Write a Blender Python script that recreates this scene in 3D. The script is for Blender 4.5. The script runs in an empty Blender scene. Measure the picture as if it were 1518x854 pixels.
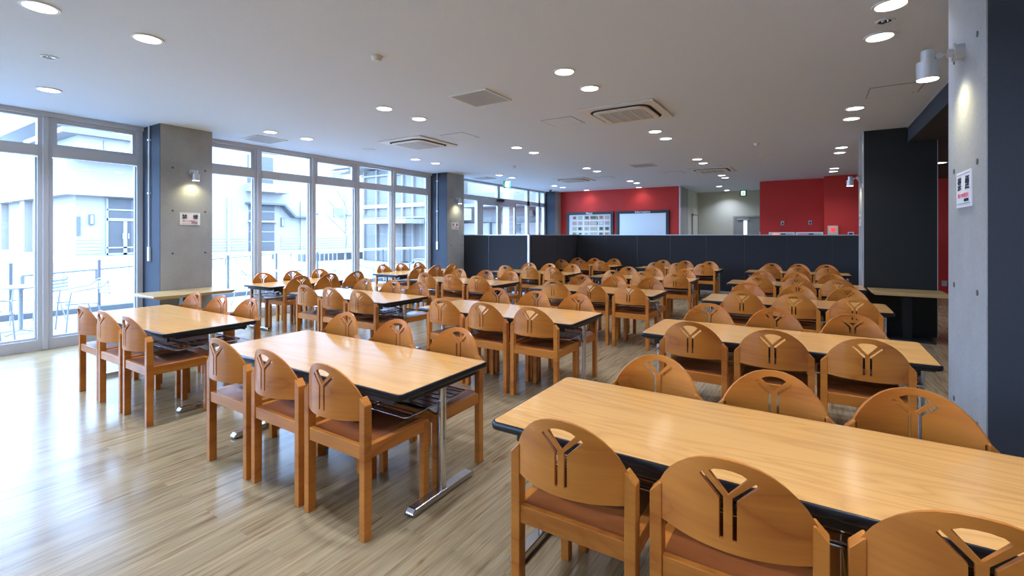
import bpy, bmesh, math, random
from mathutils import Vector, Matrix
from mathutils.geometry import delaunay_2d_cdt
random.seed(7)
PI = math.pi
SC = bpy.context.scene
COL = SC.collection

# ------------------------------------------------------------------ camera
cam = bpy.data.cameras.new('camera'); camo = bpy.data.objects.new('camera', cam); COL.objects.link(camo)
camo.location = (0, 0, 1.53); camo.rotation_euler = (PI/2, 0, math.radians(32.417))
cam.sensor_width = 36; cam.lens = 36*699.17/1518; cam.shift_y = -(427-347.7)/1518
cam.clip_start = 0.05; cam.clip_end = 400
SC.camera = camo
# ------------------------------------------------------------------ sky, exposure
w = bpy.data.worlds.new('sky'); SC.world = w; w.use_nodes = True
bg = w.node_tree.nodes['Background']
bg.inputs[0].default_value = (0.47, 0.73, 1.20, 1)       # bright overcast
bg.inputs[1].default_value = 13.0
SC.view_settings.view_transform = 'Standard'; SC.view_settings.look = 'None'
SC.view_settings.gamma = 1; SC.view_settings.exposure = 0.34; SC.view_settings.use_curve_mapping = False
SC.cycles.use_denoising = True
SC.cycles.max_bounces = 9; SC.cycles.diffuse_bounces = 5; SC.cycles.glossy_bounces = 4; SC.cycles.transparent_max_bounces = 12
SC.cycles.caustics_reflective = False; SC.cycles.caustics_refractive = False
SC.cycles.sample_clamp_indirect = 6
LAMP_W = 10.5
LAMP_COL = (0.82, 0.91, 1.20)
HC = 3.165                                              # ceiling height
XW = -8.67                                              # window wall plane

def portal(name, x, y0, y1, z0, z1):                    # sampling guide for the daylight of the sky, gives no light of its own
    l = bpy.data.lights.new(name, 'AREA'); l.shape = 'RECTANGLE'; l.size = z1-z0; l.size_y = y1-y0
    l.cycles.is_portal = True
    o = bpy.data.objects.new(name, l); COL.objects.link(o)
    o.location = (x, (y0+y1)/2, (z0+z1)/2); o.rotation_euler = (0, -PI/2, 0)
portal('daylight_opening', -8.78, -9.0, 9.5, 0.1, 3.12)
portal('daylight_opening', -8.78, 10.25, 15.95, 0.1, 3.12)

# ------------------------------------------------------------------ materials
def newmat(name):
    m = bpy.data.materials.new(name); m.use_nodes = True
    nt = m.node_tree; b = nt.nodes['Principled BSDF']
    return m, nt, b
def N(nt, kind, **kw):
    n = nt.nodes.new(kind)
    for k, v in kw.items(): setattr(n, k, v)
    return n
def mat(name, col, rough=0.5, metal=0.0, noise=0.0, nscale=8.0, bump=0.0, bscale=60.0, coat=0.0, spec=0.4):
    m, nt, b = newmat(name)
    b.inputs['Base Color'].default_value = (*col, 1); b.inputs['Roughness'].default_value = rough
    b.inputs['Metallic'].default_value = metal; b.inputs['Coat Weight'].default_value = coat
    b.inputs['Specular IOR Level'].default_value = spec
    tc = N(nt, 'ShaderNodeTexCoord')
    if noise:
        n = N(nt, 'ShaderNodeTexNoise'); n.inputs['Scale'].default_value = nscale; n.inputs['Detail'].default_value = 5
        nt.links.new(tc.outputs['Object'], n.inputs['Vector'])
        r = N(nt, 'ShaderNodeMapRange'); r.inputs[1].default_value = .3; r.inputs[2].default_value = .7
        r.inputs[3].default_value = 1-noise; r.inputs[4].default_value = 1+noise
        nt.links.new(n.outputs[0], r.inputs[0])
        x = N(nt, 'ShaderNodeVectorMath', operation='SCALE'); x.inputs[0].default_value = col
        nt.links.new(r.outputs[0], x.inputs['Scale']); nt.links.new(x.outputs[0], b.inputs['Base Color'])
    if bump:
        n = N(nt, 'ShaderNodeTexNoise'); n.inputs['Scale'].default_value = bscale; n.inputs['Detail'].default_value = 3
        nt.links.new(tc.outputs['Object'], n.inputs['Vector'])
        bp = N(nt, 'ShaderNodeBump'); bp.inputs['Strength'].default_value = bump; bp.inputs['Distance'].default_value = .01
        nt.links.new(n.outputs[0], bp.inputs['Height']); nt.links.new(bp.outputs[0], b.inputs['Normal'])
    return m
def emit(name, col, s):
    m, nt, b = newmat(name)
    b.inputs['Base Color'].default_value = (*col, 1); b.inputs['Emission Color'].default_value = (*col, 1)
    b.inputs['Emission Strength'].default_value = s
    return m
def ramp(nt, pts):
    r = N(nt, 'ShaderNodeValToRGB'); e = r.color_ramp.elements
    while len(e) < len(pts): e.new(0.5)
    for i, (p, c) in enumerate(pts): e[i].position = p; e[i].color = (*c, 1)
    return r
def grain(nt, vec, stretch, rings, distort=0.6):
    """contour lines of a stretched noise: cathedral wood grain, 0..1"""
    mp = N(nt, 'ShaderNodeMapping'); mp.inputs['Scale'].default_value = stretch
    nt.links.new(vec, mp.inputs['Vector'])
    n = N(nt, 'ShaderNodeTexNoise'); n.inputs['Scale'].default_value = 1; n.inputs['Detail'].default_value = 1.2
    n.inputs['Distortion'].default_value = distort
    nt.links.new(mp.outputs[0], n.inputs['Vector'])
    mu = N(nt, 'ShaderNodeMath', operation='MULTIPLY'); mu.inputs[1].default_value = rings
    nt.links.new(n.outputs[0], mu.inputs[0])
    fr = N(nt, 'ShaderNodeMath', operation='PINGPONG'); fr.inputs[1].default_value = 1.0
    nt.links.new(mu.outputs[0], fr.inputs[0])
    return fr.outputs[0], mp.outputs[0]
def fine(nt, vec, scale):
    mp = N(nt, 'ShaderNodeMapping'); mp.inputs['Scale'].default_value = scale
    nt.links.new(vec, mp.inputs['Vector'])
    n = N(nt, 'ShaderNodeTexNoise'); n.inputs['Scale'].default_value = 1; n.inputs['Detail'].default_value = 4
    nt.links.new(mp.outputs[0], n.inputs['Vector'])
    return n.outputs[0]

def wood(name, dark, light, stretch, rings, rough, fscale, coat=0.0, tint=True, offset_random=True, amount=.35):
    m, nt, b = newmat(name)
    tc = N(nt, 'ShaderNodeTexCoord'); oi = N(nt, 'ShaderNodeObjectInfo')
    vec = tc.outputs['Object']
    if offset_random:
        ad = N(nt, 'ShaderNodeVectorMath', operation='MULTIPLY_ADD'); ad.inputs[1].default_value = (1, 1, 1)
        sc = N(nt, 'ShaderNodeVectorMath', operation='SCALE'); sc.inputs[0].default_value = (37, 23, 11)
        nt.links.new(oi.outputs['Random'], sc.inputs['Scale'])
        nt.links.new(tc.outputs['Object'], ad.inputs[0]); nt.links.new(sc.outputs[0], ad.inputs[2]); vec = ad.outputs[0]
    g0, _ = grain(nt, vec, stretch, rings)
    gp = N(nt, 'ShaderNodeMath', operation='POWER'); gp.inputs[1].default_value = .4; nt.links.new(g0, gp.inputs[0]); g = gp.outputs[0]
    f = fine(nt, vec, fscale)
    mx = N(nt, 'ShaderNodeMix'); mx.data_type = 'FLOAT'; mx.inputs[0].default_value = .45
    nt.links.new(g, mx.inputs[2]); nt.links.new(f, mx.inputs[3])
    r = ramp(nt, [(.15, dark), (.75, light)]); nt.links.new(mx.outputs[0], r.inputs[0])
    out = r.outputs[0]
    if tint:
        mm = N(nt, 'ShaderNodeMix'); mm.data_type = 'RGBA'; mm.blend_type = 'MULTIPLY'; mm.inputs[0].default_value = 1
        nt.links.new(out, mm.inputs[6]); nt.links.new(oi.outputs['Color'], mm.inputs[7]); out = mm.outputs[2]
    nt.links.new(out, b.inputs['Base Color'])
    b.inputs['Specular IOR Level'].default_value = .28
    b.inputs['Roughness'].default_value = rough; b.inputs['Coat Weight'].default_value = coat; b.inputs['Coat Roughness'].default_value = .12
    return m

def floor_mat():
    m, nt, b = newmat('pale_oak_floor')
    tc = N(nt, 'ShaderNodeTexCoord')
    mp = N(nt, 'ShaderNodeMapping'); mp.inputs['Rotation'].default_value = (0, 0, PI/2)
    nt.links.new(tc.outputs['Object'], mp.inputs['Vector'])
    br = N(nt, 'ShaderNodeTexBrick'); br.offset = .37; br.inputs['Scale'].default_value = 1
    br.inputs['Color1'].default_value = (0, 0, 0, 1); br.inputs['Color2'].default_value = (1, 1, 1, 1)
    br.inputs['Mortar'].default_value = (.5, .5, .5, 1); br.inputs['Mortar Size'].default_value = 0
    br.inputs['Brick Width'].default_value = 1.3; br.inputs['Row Height'].default_value = .15
    nt.links.new(mp.outputs[0], br.inputs['Vector'])
    sc = N(nt, 'ShaderNodeVectorMath', operation='SCALE'); sc.inputs['Scale'].default_value = 31
    nt.links.new(br.outputs[0], sc.inputs[0])
    ad = N(nt, 'ShaderNodeVectorMath', operation='ADD'); nt.links.new(tc.outputs['Object'], ad.inputs[0]); nt.links.new(sc.outputs[0], ad.inputs[1])
    f = fine(nt, ad.outputs[0], (85, 3.0, 1))          # pores
    f2 = fine(nt, ad.outputs[0], (13, .9, 1))          # broad streaks
    f3 = fine(nt, ad.outputs[0], (34, 2.4, 1))         # brown streaks
    g, _ = grain(nt, ad.outputs[0], (15, 2.3, 1), 9, .5)
    mk = N(nt, 'ShaderNodeMapRange'); mk.inputs[1].default_value = .50; mk.inputs[2].default_value = .62; nt.links.new(f2, mk.inputs[0])
    gi = N(nt, 'ShaderNodeMapRange'); gi.inputs[1].default_value = .0; gi.inputs[2].default_value = .5; gi.inputs[3].default_value = 1; gi.inputs[4].default_value = 0; nt.links.new(g, gi.inputs[0])
    gm = N(nt, 'ShaderNodeMath', operation='MULTIPLY'); nt.links.new(mk.outputs[0], gm.inputs[0]); nt.links.new(gi.outputs[0], gm.inputs[1])
    mx0 = N(nt, 'ShaderNodeMix'); mx0.data_type = 'FLOAT'; mx0.inputs[0].default_value = .5
    nt.links.new(f, mx0.inputs[2]); nt.links.new(f3, mx0.inputs[3])
    mx = N(nt, 'ShaderNodeMath', operation='MULTIPLY_ADD'); mx.inputs[1].default_value = -.09
    nt.links.new(gm.outputs[0], mx.inputs[0]); nt.links.new(mx0.outputs[0], mx.inputs[2])
    r = ramp(nt, [(.33, (.19, .115, .052)), (.42, (.275, .192, .098)), (.50, (.325, .242, .130)), (.62, (.375, .292, .165))]); nt.links.new(mx.outputs[0], r.inputs[0])
    # tone of each plank
    tr = N(nt, 'ShaderNodeMapRange'); tr.inputs[3].default_value = .9; tr.inputs[4].default_value = 1.07
    nt.links.new(br.outputs[0], tr.inputs[0])
    tr2 = N(nt, 'ShaderNodeMapRange'); tr2.inputs[1].default_value = .3; tr2.inputs[2].default_value = .7; tr2.inputs[3].default_value = .86; tr2.inputs[4].default_value = 1.08
    nt.links.new(f2, tr2.inputs[0])
    mm = N(nt, 'ShaderNodeMath', operation='MULTIPLY'); nt.links.new(tr.outputs[0], mm.inputs[0]); nt.links.new(tr2.outputs[0], mm.inputs[1])
    x = N(nt, 'ShaderNodeVectorMath', operation='SCALE'); nt.links.new(r.outputs[0], x.inputs[0]); nt.links.new(mm.outputs[0], x.inputs['Scale'])
    nt.links.new(x.outputs[0], b.inputs['Base Color'])
    n = N(nt, 'ShaderNodeTexNoise'); n.inputs['Scale'].default_value = 1.7; nt.links.new(tc.outputs['Object'], n.inputs['Vector'])
    rr = N(nt, 'ShaderNodeMapRange'); rr.inputs[1].default_value = .3; rr.inputs[2].default_value = .7; rr.inputs[3].default_value = .17; rr.inputs[4].default_value = .24
    nt.links.new(n.outputs[0], rr.inputs[0]); nt.links.new(rr.outputs[0], b.inputs['Roughness'])
    b.inputs['Specular IOR Level'].default_value = .2
    bp = N(nt, 'ShaderNodeBump'); bp.inputs['Strength'].default_value = .06; bp.inputs['Distance'].default_value = .004
    nt.links.new(mx.outputs[0], bp.inputs['Height']); nt.links.new(bp.outputs[0], b.inputs['Normal'])
    return m

def glass_mat(name, tint, refl=1.0):
    m, nt, b = newmat(name); nt.nodes.remove(b)
    out = [n for n in nt.nodes if n.type == 'OUTPUT_MATERIAL'][0]
    t = N(nt, 'ShaderNodeBsdfTransparent'); t.inputs[0].default_value = (*tint, 1)
    g = N(nt, 'ShaderNodeBsdfGlossy'); g.inputs['Roughness'].default_value = 0.0; g.inputs[0].default_value = (refl, refl, refl, 1)
    lw = N(nt, 'ShaderNodeLayerWeight'); lw.inputs['Blend'].default_value = .5          # Schlick reflectance, same from both sides
    pw = N(nt, 'ShaderNodeMath', operation='POWER'); pw.inputs[1].default_value = 5; nt.links.new(lw.outputs['Facing'], pw.inputs[0])
    ma = N(nt, 'ShaderNodeMath', operation='MULTIPLY_ADD'); ma.inputs[1].default_value = .95; ma.inputs[2].default_value = .04
    nt.links.new(pw.outputs[0], ma.inputs[0])
    mx = N(nt, 'ShaderNodeMixShader')
    nt.links.new(ma.outputs[0], mx.inputs[0]); nt.links.new(t.outputs[0], mx.inputs[1]); nt.links.new(g.outputs[0], mx.inputs[2])
    nt.links.new(mx.outputs[0], out.inputs[0])
    return m

def concrete_mat(name, col):
    m, nt, b = newmat(name)
    tc = N(nt, 'ShaderNodeTexCoord')
    n1 = N(nt, 'ShaderNodeTexNoise'); n1.inputs['Scale'].default_value = 2.2; n1.inputs['Detail'].default_value = 6
    n2 = N(nt, 'ShaderNodeTexNoise'); n2.inputs['Scale'].default_value = 55; n2.inputs['Detail'].default_value = 3
    mpv = N(nt, 'ShaderNodeMapping'); mpv.inputs['Scale'].default_value = (7, 7, .8)
    n3 = N(nt, 'ShaderNodeTexNoise'); n3.inputs['Scale'].default_value = 1; n3.inputs['Detail'].default_value = 4
    for n in (n1, n2): nt.links.new(tc.outputs['Object'], n.inputs['Vector'])
    nt.links.new(tc.outputs['Object'], mpv.inputs['Vector']); nt.links.new(mpv.outputs[0], n3.inputs['Vector'])
    def mr(o, a, c):
        r = N(nt, 'ShaderNodeMapRange'); r.inputs[1].default_value = .3; r.inputs[2].default_value = .7; r.inputs[3].default_value = a; r.inputs[4].default_value = c
        nt.links.new(o, r.inputs[0]); return r.outputs[0]
    a, c, d = mr(n1.outputs[0], .86, 1.1), mr(n2.outputs[0], .93, 1.05), mr(n3.outputs[0], .98, 1.02)
    m1 = N(nt, 'ShaderNodeMath', operation='MULTIPLY'); nt.links.new(a, m1.inputs[0]); nt.links.new(c, m1.inputs[1])
    m2 = N(nt, 'ShaderNodeMath', operation='MULTIPLY'); nt.links.new(m1.outputs[0], m2.inputs[0]); nt.links.new(d, m2.inputs[1])
    x = N(nt, 'ShaderNodeVectorMath', operation='SCALE'); x.inputs[0].default_value = col; nt.links.new(m2.outputs[0], x.inputs['Scale'])
    nt.links.new(x.outputs[0], b.inputs['Base Color']); b.inputs['Roughness'].default_value = .7
    bp = N(nt, 'ShaderNodeBump'); bp.inputs['Strength'].default_value = .15; bp.inputs['Distance'].default_value = .006
    nt.links.new(n2.outputs[0], bp.inputs['Height']); nt.links.new(bp.outputs[0], b.inputs['Normal'])
    return m

MT = dict(
    floor=floor_mat(),
    ceiling=mat('white_mineral_ceiling', (.69, .78, .91), .9, noise=.03, nscale=120, bump=.25, bscale=90),
    white=mat('white_paint', (.78, .78, .77), .6),
    concrete=concrete_mat('fair_faced_concrete', (.36, .37, .365)),
    slate=mat('slate_blue_paint', (.050, .060, .078), .8, noise=.04, nscale=90, spec=.2),
    red=mat('red_paint', (.60, .034, .024), .6, noise=.03, nscale=60),
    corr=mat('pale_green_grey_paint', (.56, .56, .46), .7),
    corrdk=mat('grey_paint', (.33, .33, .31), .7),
    blackp=mat('black_panel', (.013, .015, .015), .5, noise=.12, nscale=150, bump=.1, bscale=300),
    fabric=mat('charcoal_partition_cloth', (.026, .028, .033), .8, noise=.12, nscale=200, bump=.15, bscale=400),
    alu=mat('silver_aluminium', (.62, .63, .65), .35, metal=.6),
    frame=mat('grey_window_frame_paint', (.55, .565, .60), .45),
    chair=wood('stained_plywood', (.36, .098, .014), (.62, .225, .036), (1.6, 1.6, 4.5), 3.2, .36, (4, 4, 60), coat=.18),
    seat=wood('stained_seat_plywood', (.15, .040, .012), (.26, .080, .022), (1.6, 5, 3), 3, .3, (4, 60, 4), coat=.15),
    lam=wood('oak_laminate', (.60, .285, .082), (.75, .395, .118), (.55, 5.5, 1), 24, .14, (2.5, 110, 4), tint=False, coat=0),
    butcher=wood('light_butcher_block', (.36, .22, .085), (.52, .34, .135), (7, 7, 7), 2, .3, (8, 30, 8), tint=False, coat=.2),
    edge=mat('black_rubber_edge', (.012, .014, .018), .28),
    chrome=mat('chrome', (.72, .73, .75), .12, metal=1),
    steel=mat('satin_chrome', (.55, .56, .57), .22, metal=1),
    wire=mat('dark_wire', (.10, .10, .105), .3, metal=.7),
    blackm=mat('black_metal', (.02, .022, .025), .4),
    plastic=mat('white_plastic', (.75, .75, .74), .45),
    grille=mat('grey_grille', (.46, .48, .50), .6),
    dark=mat('dark_recess', (.02, .02, .02), .8),
    rim=mat('white_lamp_rim', (.8, .8, .8), .4),
    lamp=emit('lit_lamp_face', (1, .95, .88), 9),
    silver=mat('silver_lamp_body', (.60, .61, .63), .35, metal=.5),
    glass=glass_mat('window_glass', (.95, .97, .98)),
    hole=mat('tie_hole_shadow', (.10, .10, .09), .8),
    paper=mat('white_paper', (.80, .80, .82), .6),
    ink=mat('black_ink', (.03, .03, .05), .7),
    pink=mat('pink_ink', (.85, .22, .28), .7),
    blue=mat('blue_ink', (.12, .2, .4), .7),
    boardf=mat('charcoal_board_frame', (.03, .033, .04), .45),
    steelw=mat('brushed_steel_board', (.55, .56, .57), .32, metal=.85),
    magw=mat('glossy_white_board', (.70, .72, .73), .3),
    exw=mat('white_facade', (.275, .25, .225), .8, noise=.02, nscale=2),
    exsh=mat('pale_grey_soffit', (.16, .16, .165), .8),
    exgl=mat('facade_glass', (.075, .072, .07), .3, spec=.3),
    exgl2=mat('pale_facade_glass', (.15, .14, .125), .3, spec=.3),
    pave=mat('pale_paving', (.31, .295, .275), .85, noise=.10, nscale=3),
    talu=mat('terrace_metal', (.30, .30, .31), .4, metal=.3),
    curb=mat('pale_curb', (.10, .103, .107), .85),
    bark=mat('tree_bark', (.28, .25, .23), .9),
    green=mat('exit_green', (.02, .30, .14), .5),
    litwhite=emit('lit_sign_face', (.9, 1, .95), 1.1),
    redlamp=emit('red_alarm_lamp', (1, .03, .05), 1.6),
    cream=mat('cream_plastic', (.62, .56, .40), .5),
    kiosk=mat('grey_appliance', (.50, .50, .49), .4),
    orange=emit('orange_display', (1, .25, .12), .9),  # printed machine label, given a glow of its own
    dkceil=mat('dark_brown_ceiling', (.045, .035, .032), .8),
    hall=mat('door_grey', (.30, .31, .30), .5),
    slit=emit('glowing_door_slit', (.8, .88, 1), 1.3),  # glow put into the glass in place of light from behind it
)

# ------------------------------------------------------------------ mesh helpers
class MB:
    def __init__(s): s.v, s.f = [], []
    def add(s, v, f):
        n = len(s.v); s.v += [tuple(p) for p in v]; s.f += [tuple(i+n for i in q) for q in f]; return s
    def box(s, x0, x1, y0, y1, z0, z1):
        return s.add([(x0,y0,z0),(x1,y0,z0),(x1,y1,z0),(x0,y1,z0),(x0,y0,z1),(x1,y0,z1),(x1,y1,z1),(x0,y1,z1)],
                     [(0,3,2,1),(4,5,6,7),(0,1,5,4),(1,2,6,5),(2,3,7,6),(3,0,4,7)])
    def prism(s, pts, a, b, axis='z'):
        """polygon of 2D points swept from a to b along axis; pts are (x,y) for z, (x,z) for y, (y,z) for x"""
        def P(p, t):
            return (p[0], p[1], t) if axis == 'z' else ((p[0], t, p[1]) if axis == 'y' else (t, p[0], p[1]))
        n = len(pts)
        v = [P(p, a) for p in pts]+[P(p, b) for p in pts]
        f = [tuple(range(n))[::-1], tuple(range(n, 2*n))]+[(i, (i+1) % n, n+(i+1) % n, n+i) for i in range(n)]
        return s.add(v, f)
    def tube(s, pts, r, n=8, closed=False):
        pts = [Vector(p) for p in pts]; m = len(pts); v = []; f = []
        for i, p in enumerate(pts):
            if closed: d = (pts[(i+1) % m]-pts[i-1])
            else: d = pts[min(i+1, m-1)]-pts[max(i-1, 0)]
            d.normalize()
            u = d.cross(Vector((0, 0, 1)))
            if u.length < 1e-3: u = d.cross(Vector((1, 0, 0)))
            u.normalize(); w_ = d.cross(u)
            rr = r[i] if isinstance(r, (list, tuple)) else r
            for k in range(n):
                a = 2*PI*k/n; v.append(p+(u*math.cos(a)+w_*math.sin(a))*rr)
        for i in range(m if closed else m-1):
            j = (i+1) % m
            for k in range(n): f.append((i*n+k, i*n+(k+1) % n, j*n+(k+1) % n, j*n+k))
        if not closed: f += [tuple(range(n))[::-1], tuple(range((m-1)*n, m*n))]
        return s.add(v, f)
    def cyl(s, c, r, h, n=16, axis='z', r2=None):
        r2 = r if r2 is None else r2
        c = Vector(c); ax = {'x': Vector((1,0,0)), 'y': Vector((0,1,0)), 'z': Vector((0,0,1))}[axis]
        u = {'x': Vector((0,1,0)), 'y': Vector((0,0,1)), 'z': Vector((1,0,0))}[axis]; w_ = ax.cross(u)
        v = [c+(u*math.cos(2*PI*k/n)+w_*math.sin(2*PI*k/n))*r for k in range(n)]+[c+ax*h+(u*math.cos(2*PI*k/n)+w_*math.sin(2*PI*k/n))*r2 for k in range(n)]
        f = [tuple(range(n))[::-1], tuple(range(n, 2*n))]+[(k, (k+1) % n, n+(k+1) % n, n+k) for k in range(n)]
        return s.add(v, f)
    def ring(s, c, r0, r1, h, n=24):
        c = Vector(c); v = []; f = []
        for k in range(n):
            a = 2*PI*k/n; q = Vector((math.cos(a), math.sin(a), 0)); z = Vector((0, 0, h))
            v += [c+q*r0, c+q*r1, c+q*r1+z, c+q*r0+z]
        for k in range(n):
            a, b = 4*k, 4*((k+1) % n)
            for i in range(4): f.append((a+i, b+i, b+(i+1) % 4, a+(i+1) % 4))
        return s.add(v, f)
    def mesh(s, name, m, bevel=0, smooth=False):
        me = bpy.data.meshes.new(name); me.from_pydata(s.v, [], s.f)
        bm = bmesh.new(); bm.from_mesh(me)
        bmesh.ops.recalc_face_normals(bm, faces=bm.faces)
        if bevel: bmesh.ops.bevel(bm, geom=[e for e in bm.edges if e.calc_face_angle(0) > .6], offset=bevel, segments=1, affect='EDGES')
        bm.to_mesh(me); bm.free()
        if smooth:
            for p in me.polygons: p.use_smooth = True
            me.set_sharp_from_angle(angle=math.radians(38))
        me.materials.append(MT[m] if isinstance(m, str) else m)
        return me
    def build(s, name, m, parent=None, bevel=0, smooth=False, loc=None):
        o = bpy.data.objects.new(name, s.mesh(name, m, bevel, smooth)); COL.objects.link(o)
        if parent: o.parent = parent
        if loc: o.location = loc
        return o
def B(x0, x1, y0, y1, z0, z1): return MB().box(x0, x1, y0, y1, z0, z1)
def link(name, me, parent=None, loc=None, rot=None, color=None):
    o = bpy.data.objects.new(name, me); COL.objects.link(o)
    if parent: o.parent = parent
    if loc: o.location = loc
    if rot is not None: o.rotation_euler = rot if isinstance(rot, (tuple, list)) else (0, 0, rot)
    if color: o.color = color
    return o
def tag(o, label=None, cat=None, group=None, kind=None):
    if label: o['label'] = label
    if cat: o['category'] = cat
    if group: o['group'] = group
    if kind: o['kind'] = kind
    return o
def thing(name, label, cat, loc=(0,0,0), rz=0, group=None):
    o = bpy.data.objects.new(name, None); COL.objects.link(o); o.location = loc; o.rotation_euler = (0, 0, rz)
    o.empty_display_size = .1
    return tag(o, label, cat, group)
def struct(name, mb, m, parent=None, label=None, **kw):
    o = mb.build(name, m, parent, **kw)
    if not parent: o['kind'] = 'structure'
    if label: o['label'] = label
    return o
def rrect(hx, hy, r, n=5):
    p = []
    for cx_, cy_, a0 in ((hx-r, hy-r, 0), (-hx+r, hy-r, 90), (-hx+r, -hy+r, 180), (hx-r, -hy+r, 270)):
        for k in range(n+1):
            a = math.radians(a0+90*k/n); p.append((cx_+r*math.cos(a), cy_+r*math.sin(a)))
    return p
def text_mesh(txt, size, m, depth=.0008, bold=0.0, align='CENTER'):
    c = bpy.data.curves.new('lettering', 'FONT'); c.body = txt; c.size = size; c.extrude = depth; c.offset = bold
    c.align_x = align; c.align_y = 'CENTER'
    o = bpy.data.objects.new('lettering', c); COL.objects.link(o)
    me = bpy.data.meshes.new_from_object(o.evaluated_get(bpy.context.evaluated_depsgraph_get()))
    bpy.data.objects.remove(o); bpy.data.curves.remove(c)
    me.materials.clear(); me.materials.append(MT[m]); return me

# ------------------------------------------------------------------ room shell
struct('floor', B(-8.72, 6.0, -9.8, 20.0, -.06, 0), 'floor', label='glossy pale oak plank-pattern floor of the dining hall')
struct('ceiling', B(-8.85, 1.25, -9.8, 16.6, HC, HC+.2), 'ceiling', label='flat off-white ceiling with fine specks')
struct('ceiling', B(-3.75, -1.35, 16.6, 19.7, HC, HC+.2), 'ceiling', label='ceiling of the short passage at the back')
struct('ceiling', B(1.25, 6.0, -9.8, 16.2, 2.94, HC+.2), 'dkceil', label='lower dark ceiling to the right of the pillars')
struct('trim_1', B(1.235, 1.25, -9.8, 9.53, 2.935, HC), 'slate', label='dark painted drop edge of the lower ceiling')
struct('trim_2', B(1.228, 1.235, -9.8, 9.53, HC-.012, HC), 'alu', label='thin silver bead along the ceiling drop')
struct('wall_near', B(-8.8, 6.0, -10.0, -9.8, 0, HC+.2), 'white')
struct('wall_right', B(6.0, 6.2, -10.0, 16.2, 0, HC+.2), 'white')
struct('wall_back', B(-8.8, -3.75, 16.45, 16.6, 0, HC), 'red', label='red wall behind the menu and information boards')
struct('wall_back', B(-1.35, .30, 16.40, 16.6, 0, HC), 'red', label='darker red wall behind the two counter machines')
struct('wall_back', B(.30, 6.0, 15.85, 16.4, 0, HC), 'red', label='red wall standing forward beside the alarm box')
struct('trim_3', B(-3.765, -3.735, 16.43, 16.62, 0, HC), 'alu', label='silver corner bead at the left side of the passage')
struct('trim_4', B(-1.36, -1.335, 16.385, 16.62, 0, 1.62), 'alu', label='silver corner guard at the right side of the passage')
struct('wall_passage', B(-3.9, -3.75, 16.6, 17.75, 0, HC), 'corrdk', label='darker grey side of the passage')
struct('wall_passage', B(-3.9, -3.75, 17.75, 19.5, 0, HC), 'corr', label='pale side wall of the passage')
struct('wall_passage', B(-3.9, -1.0, 19.5, 19.7, 0, HC), 'corr', label='pale end wall of the passage')
struct('wall_passage', B(-1.35, -1.2, 16.6, 19.5, 0, HC), 'corr', label='right side wall of the passage')
d = struct('door_1', B(-3.75, -3.72, 18.35, 19.3, 0, 2.25), 'corr', label='flush cupboard door in the passage side wall')
MB().box(-3.745, -3.70, 18.30, 18.35, 0, 2.3).box(-3.745, -3.70, 19.3, 19.35, 0, 2.3).box(-3.745, -3.70, 18.30, 19.35, 2.25, 2.3).build('door_frame', 'corrdk', d)
d = struct('door_2', B(-2.42, -1.36, 19.44, 19.48, 0, 2.16), 'hall', label='grey door with a narrow glowing slit at the passage end')
MB().box(-2.49, -2.42, 19.42, 19.5, 0, 2.22).box(-2.42, -1.36, 19.42, 19.5, 2.16, 2.22).build('door_frame', 'corrdk', d)
B(-2.13, -2.02, 19.425, 19.44, .9, 2.05).build('vision_slit', 'slit', d)
B(-2.35, -1.95, 19.40, 19.44, 2.08, 2.13).build('door_closer', 'grille', d)

# wall above/below: closed part of the window wall behind the camera, lintel strip at the ceiling
struct('wall_left', B(XW-.1, XW+.05, -3.45, -2.43, 0, HC), 'white')
struct('wall_left', B(XW-.1, XW+.05, -9.8, -9.0, 0, HC), 'white')
struct('trim_5', B(XW-.06, XW+.085, -9.0, 3.06, 3.105, HC), 'frame', label='grey head strip over the front windows')
struct('trim_6', B(XW-.06, XW+.085, 3.80, 9.52, 3.105, HC), 'frame', label='grey head strip over the middle windows')
struct('trim_7', B(XW-.06, XW+.085, 10.26, 15.96, 3.105, HC), 'frame', label='grey head strip over the entrance glazing')

NW = [0]
def window(y0, y1, opening, lw=.07, rw=.07, label=''):
    NW[0] += 1
    x0, x1 = XW-.05, XW+.04
    fr = MB().box(x0, x1, y0, y0+lw, 0, 3.105).box(x0, x1, y1-rw, y1, 0, 3.105)
    fr.box(x0, x1, y0+lw, y1-rw, 0, .135).box(x0, x1+.01, y0+lw, y1-rw, 2.575, 2.72).box(x0, x1, y0+lw, y1-rw, 3.075, 3.105)
    o = struct(f'window_{NW[0]}', fr, 'frame', label=label)
    a, b = y0+lw, y1-rw
    MB().box(x0+.02, x0+.05, a, b, .135, .165).box(x0+.02, x0+.05, a, a+.02, .165, 2.56).box(x0+.02, x0+.05, b-.02, b, .165, 2.56).build('glazing_bead', 'frame', o)
    B(XW-.035, XW-.03, a, b, .14, 2.575).build('glass_pane', 'glass', o)
    if opening:
        t = .055
        MB().box(x0+.02, x1-.015, a, b, 2.72, 2.72+.03).box(x0+.02, x1-.015, a, b, 3.035, 3.075).box(x0+.02, x1-.015, a, a+t, 2.75, 3.035).box(x0+.02, x1-.015, b-t, b, 2.75, 3.035).build('sash', 'frame', o)
        B(XW-.03, XW-.025, a+t, b-t, 2.75, 3.035).build('glass_pane', 'glass', o)
    else:
        B(XW-.035, XW-.03, a, b, 2.72, 3.075).build('glass_pane', 'glass', o)
    return o
ys = [-2.43, -1.33, -.23, .87, 1.97, 3.06]
for i in range(5):
    window(ys[i], ys[i+1], i % 2 == 0, label='')
for o in [o for o in COL.objects if o.name.startswith('window_')]: pass
yb = [3.80, 4.84, 5.97, 7.09, 8.18, 9.52]
for i in range(5):
    window(yb[i], yb[i+1], i % 2 == 0, rw=.07 if i < 4 else .12, label='')
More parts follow.
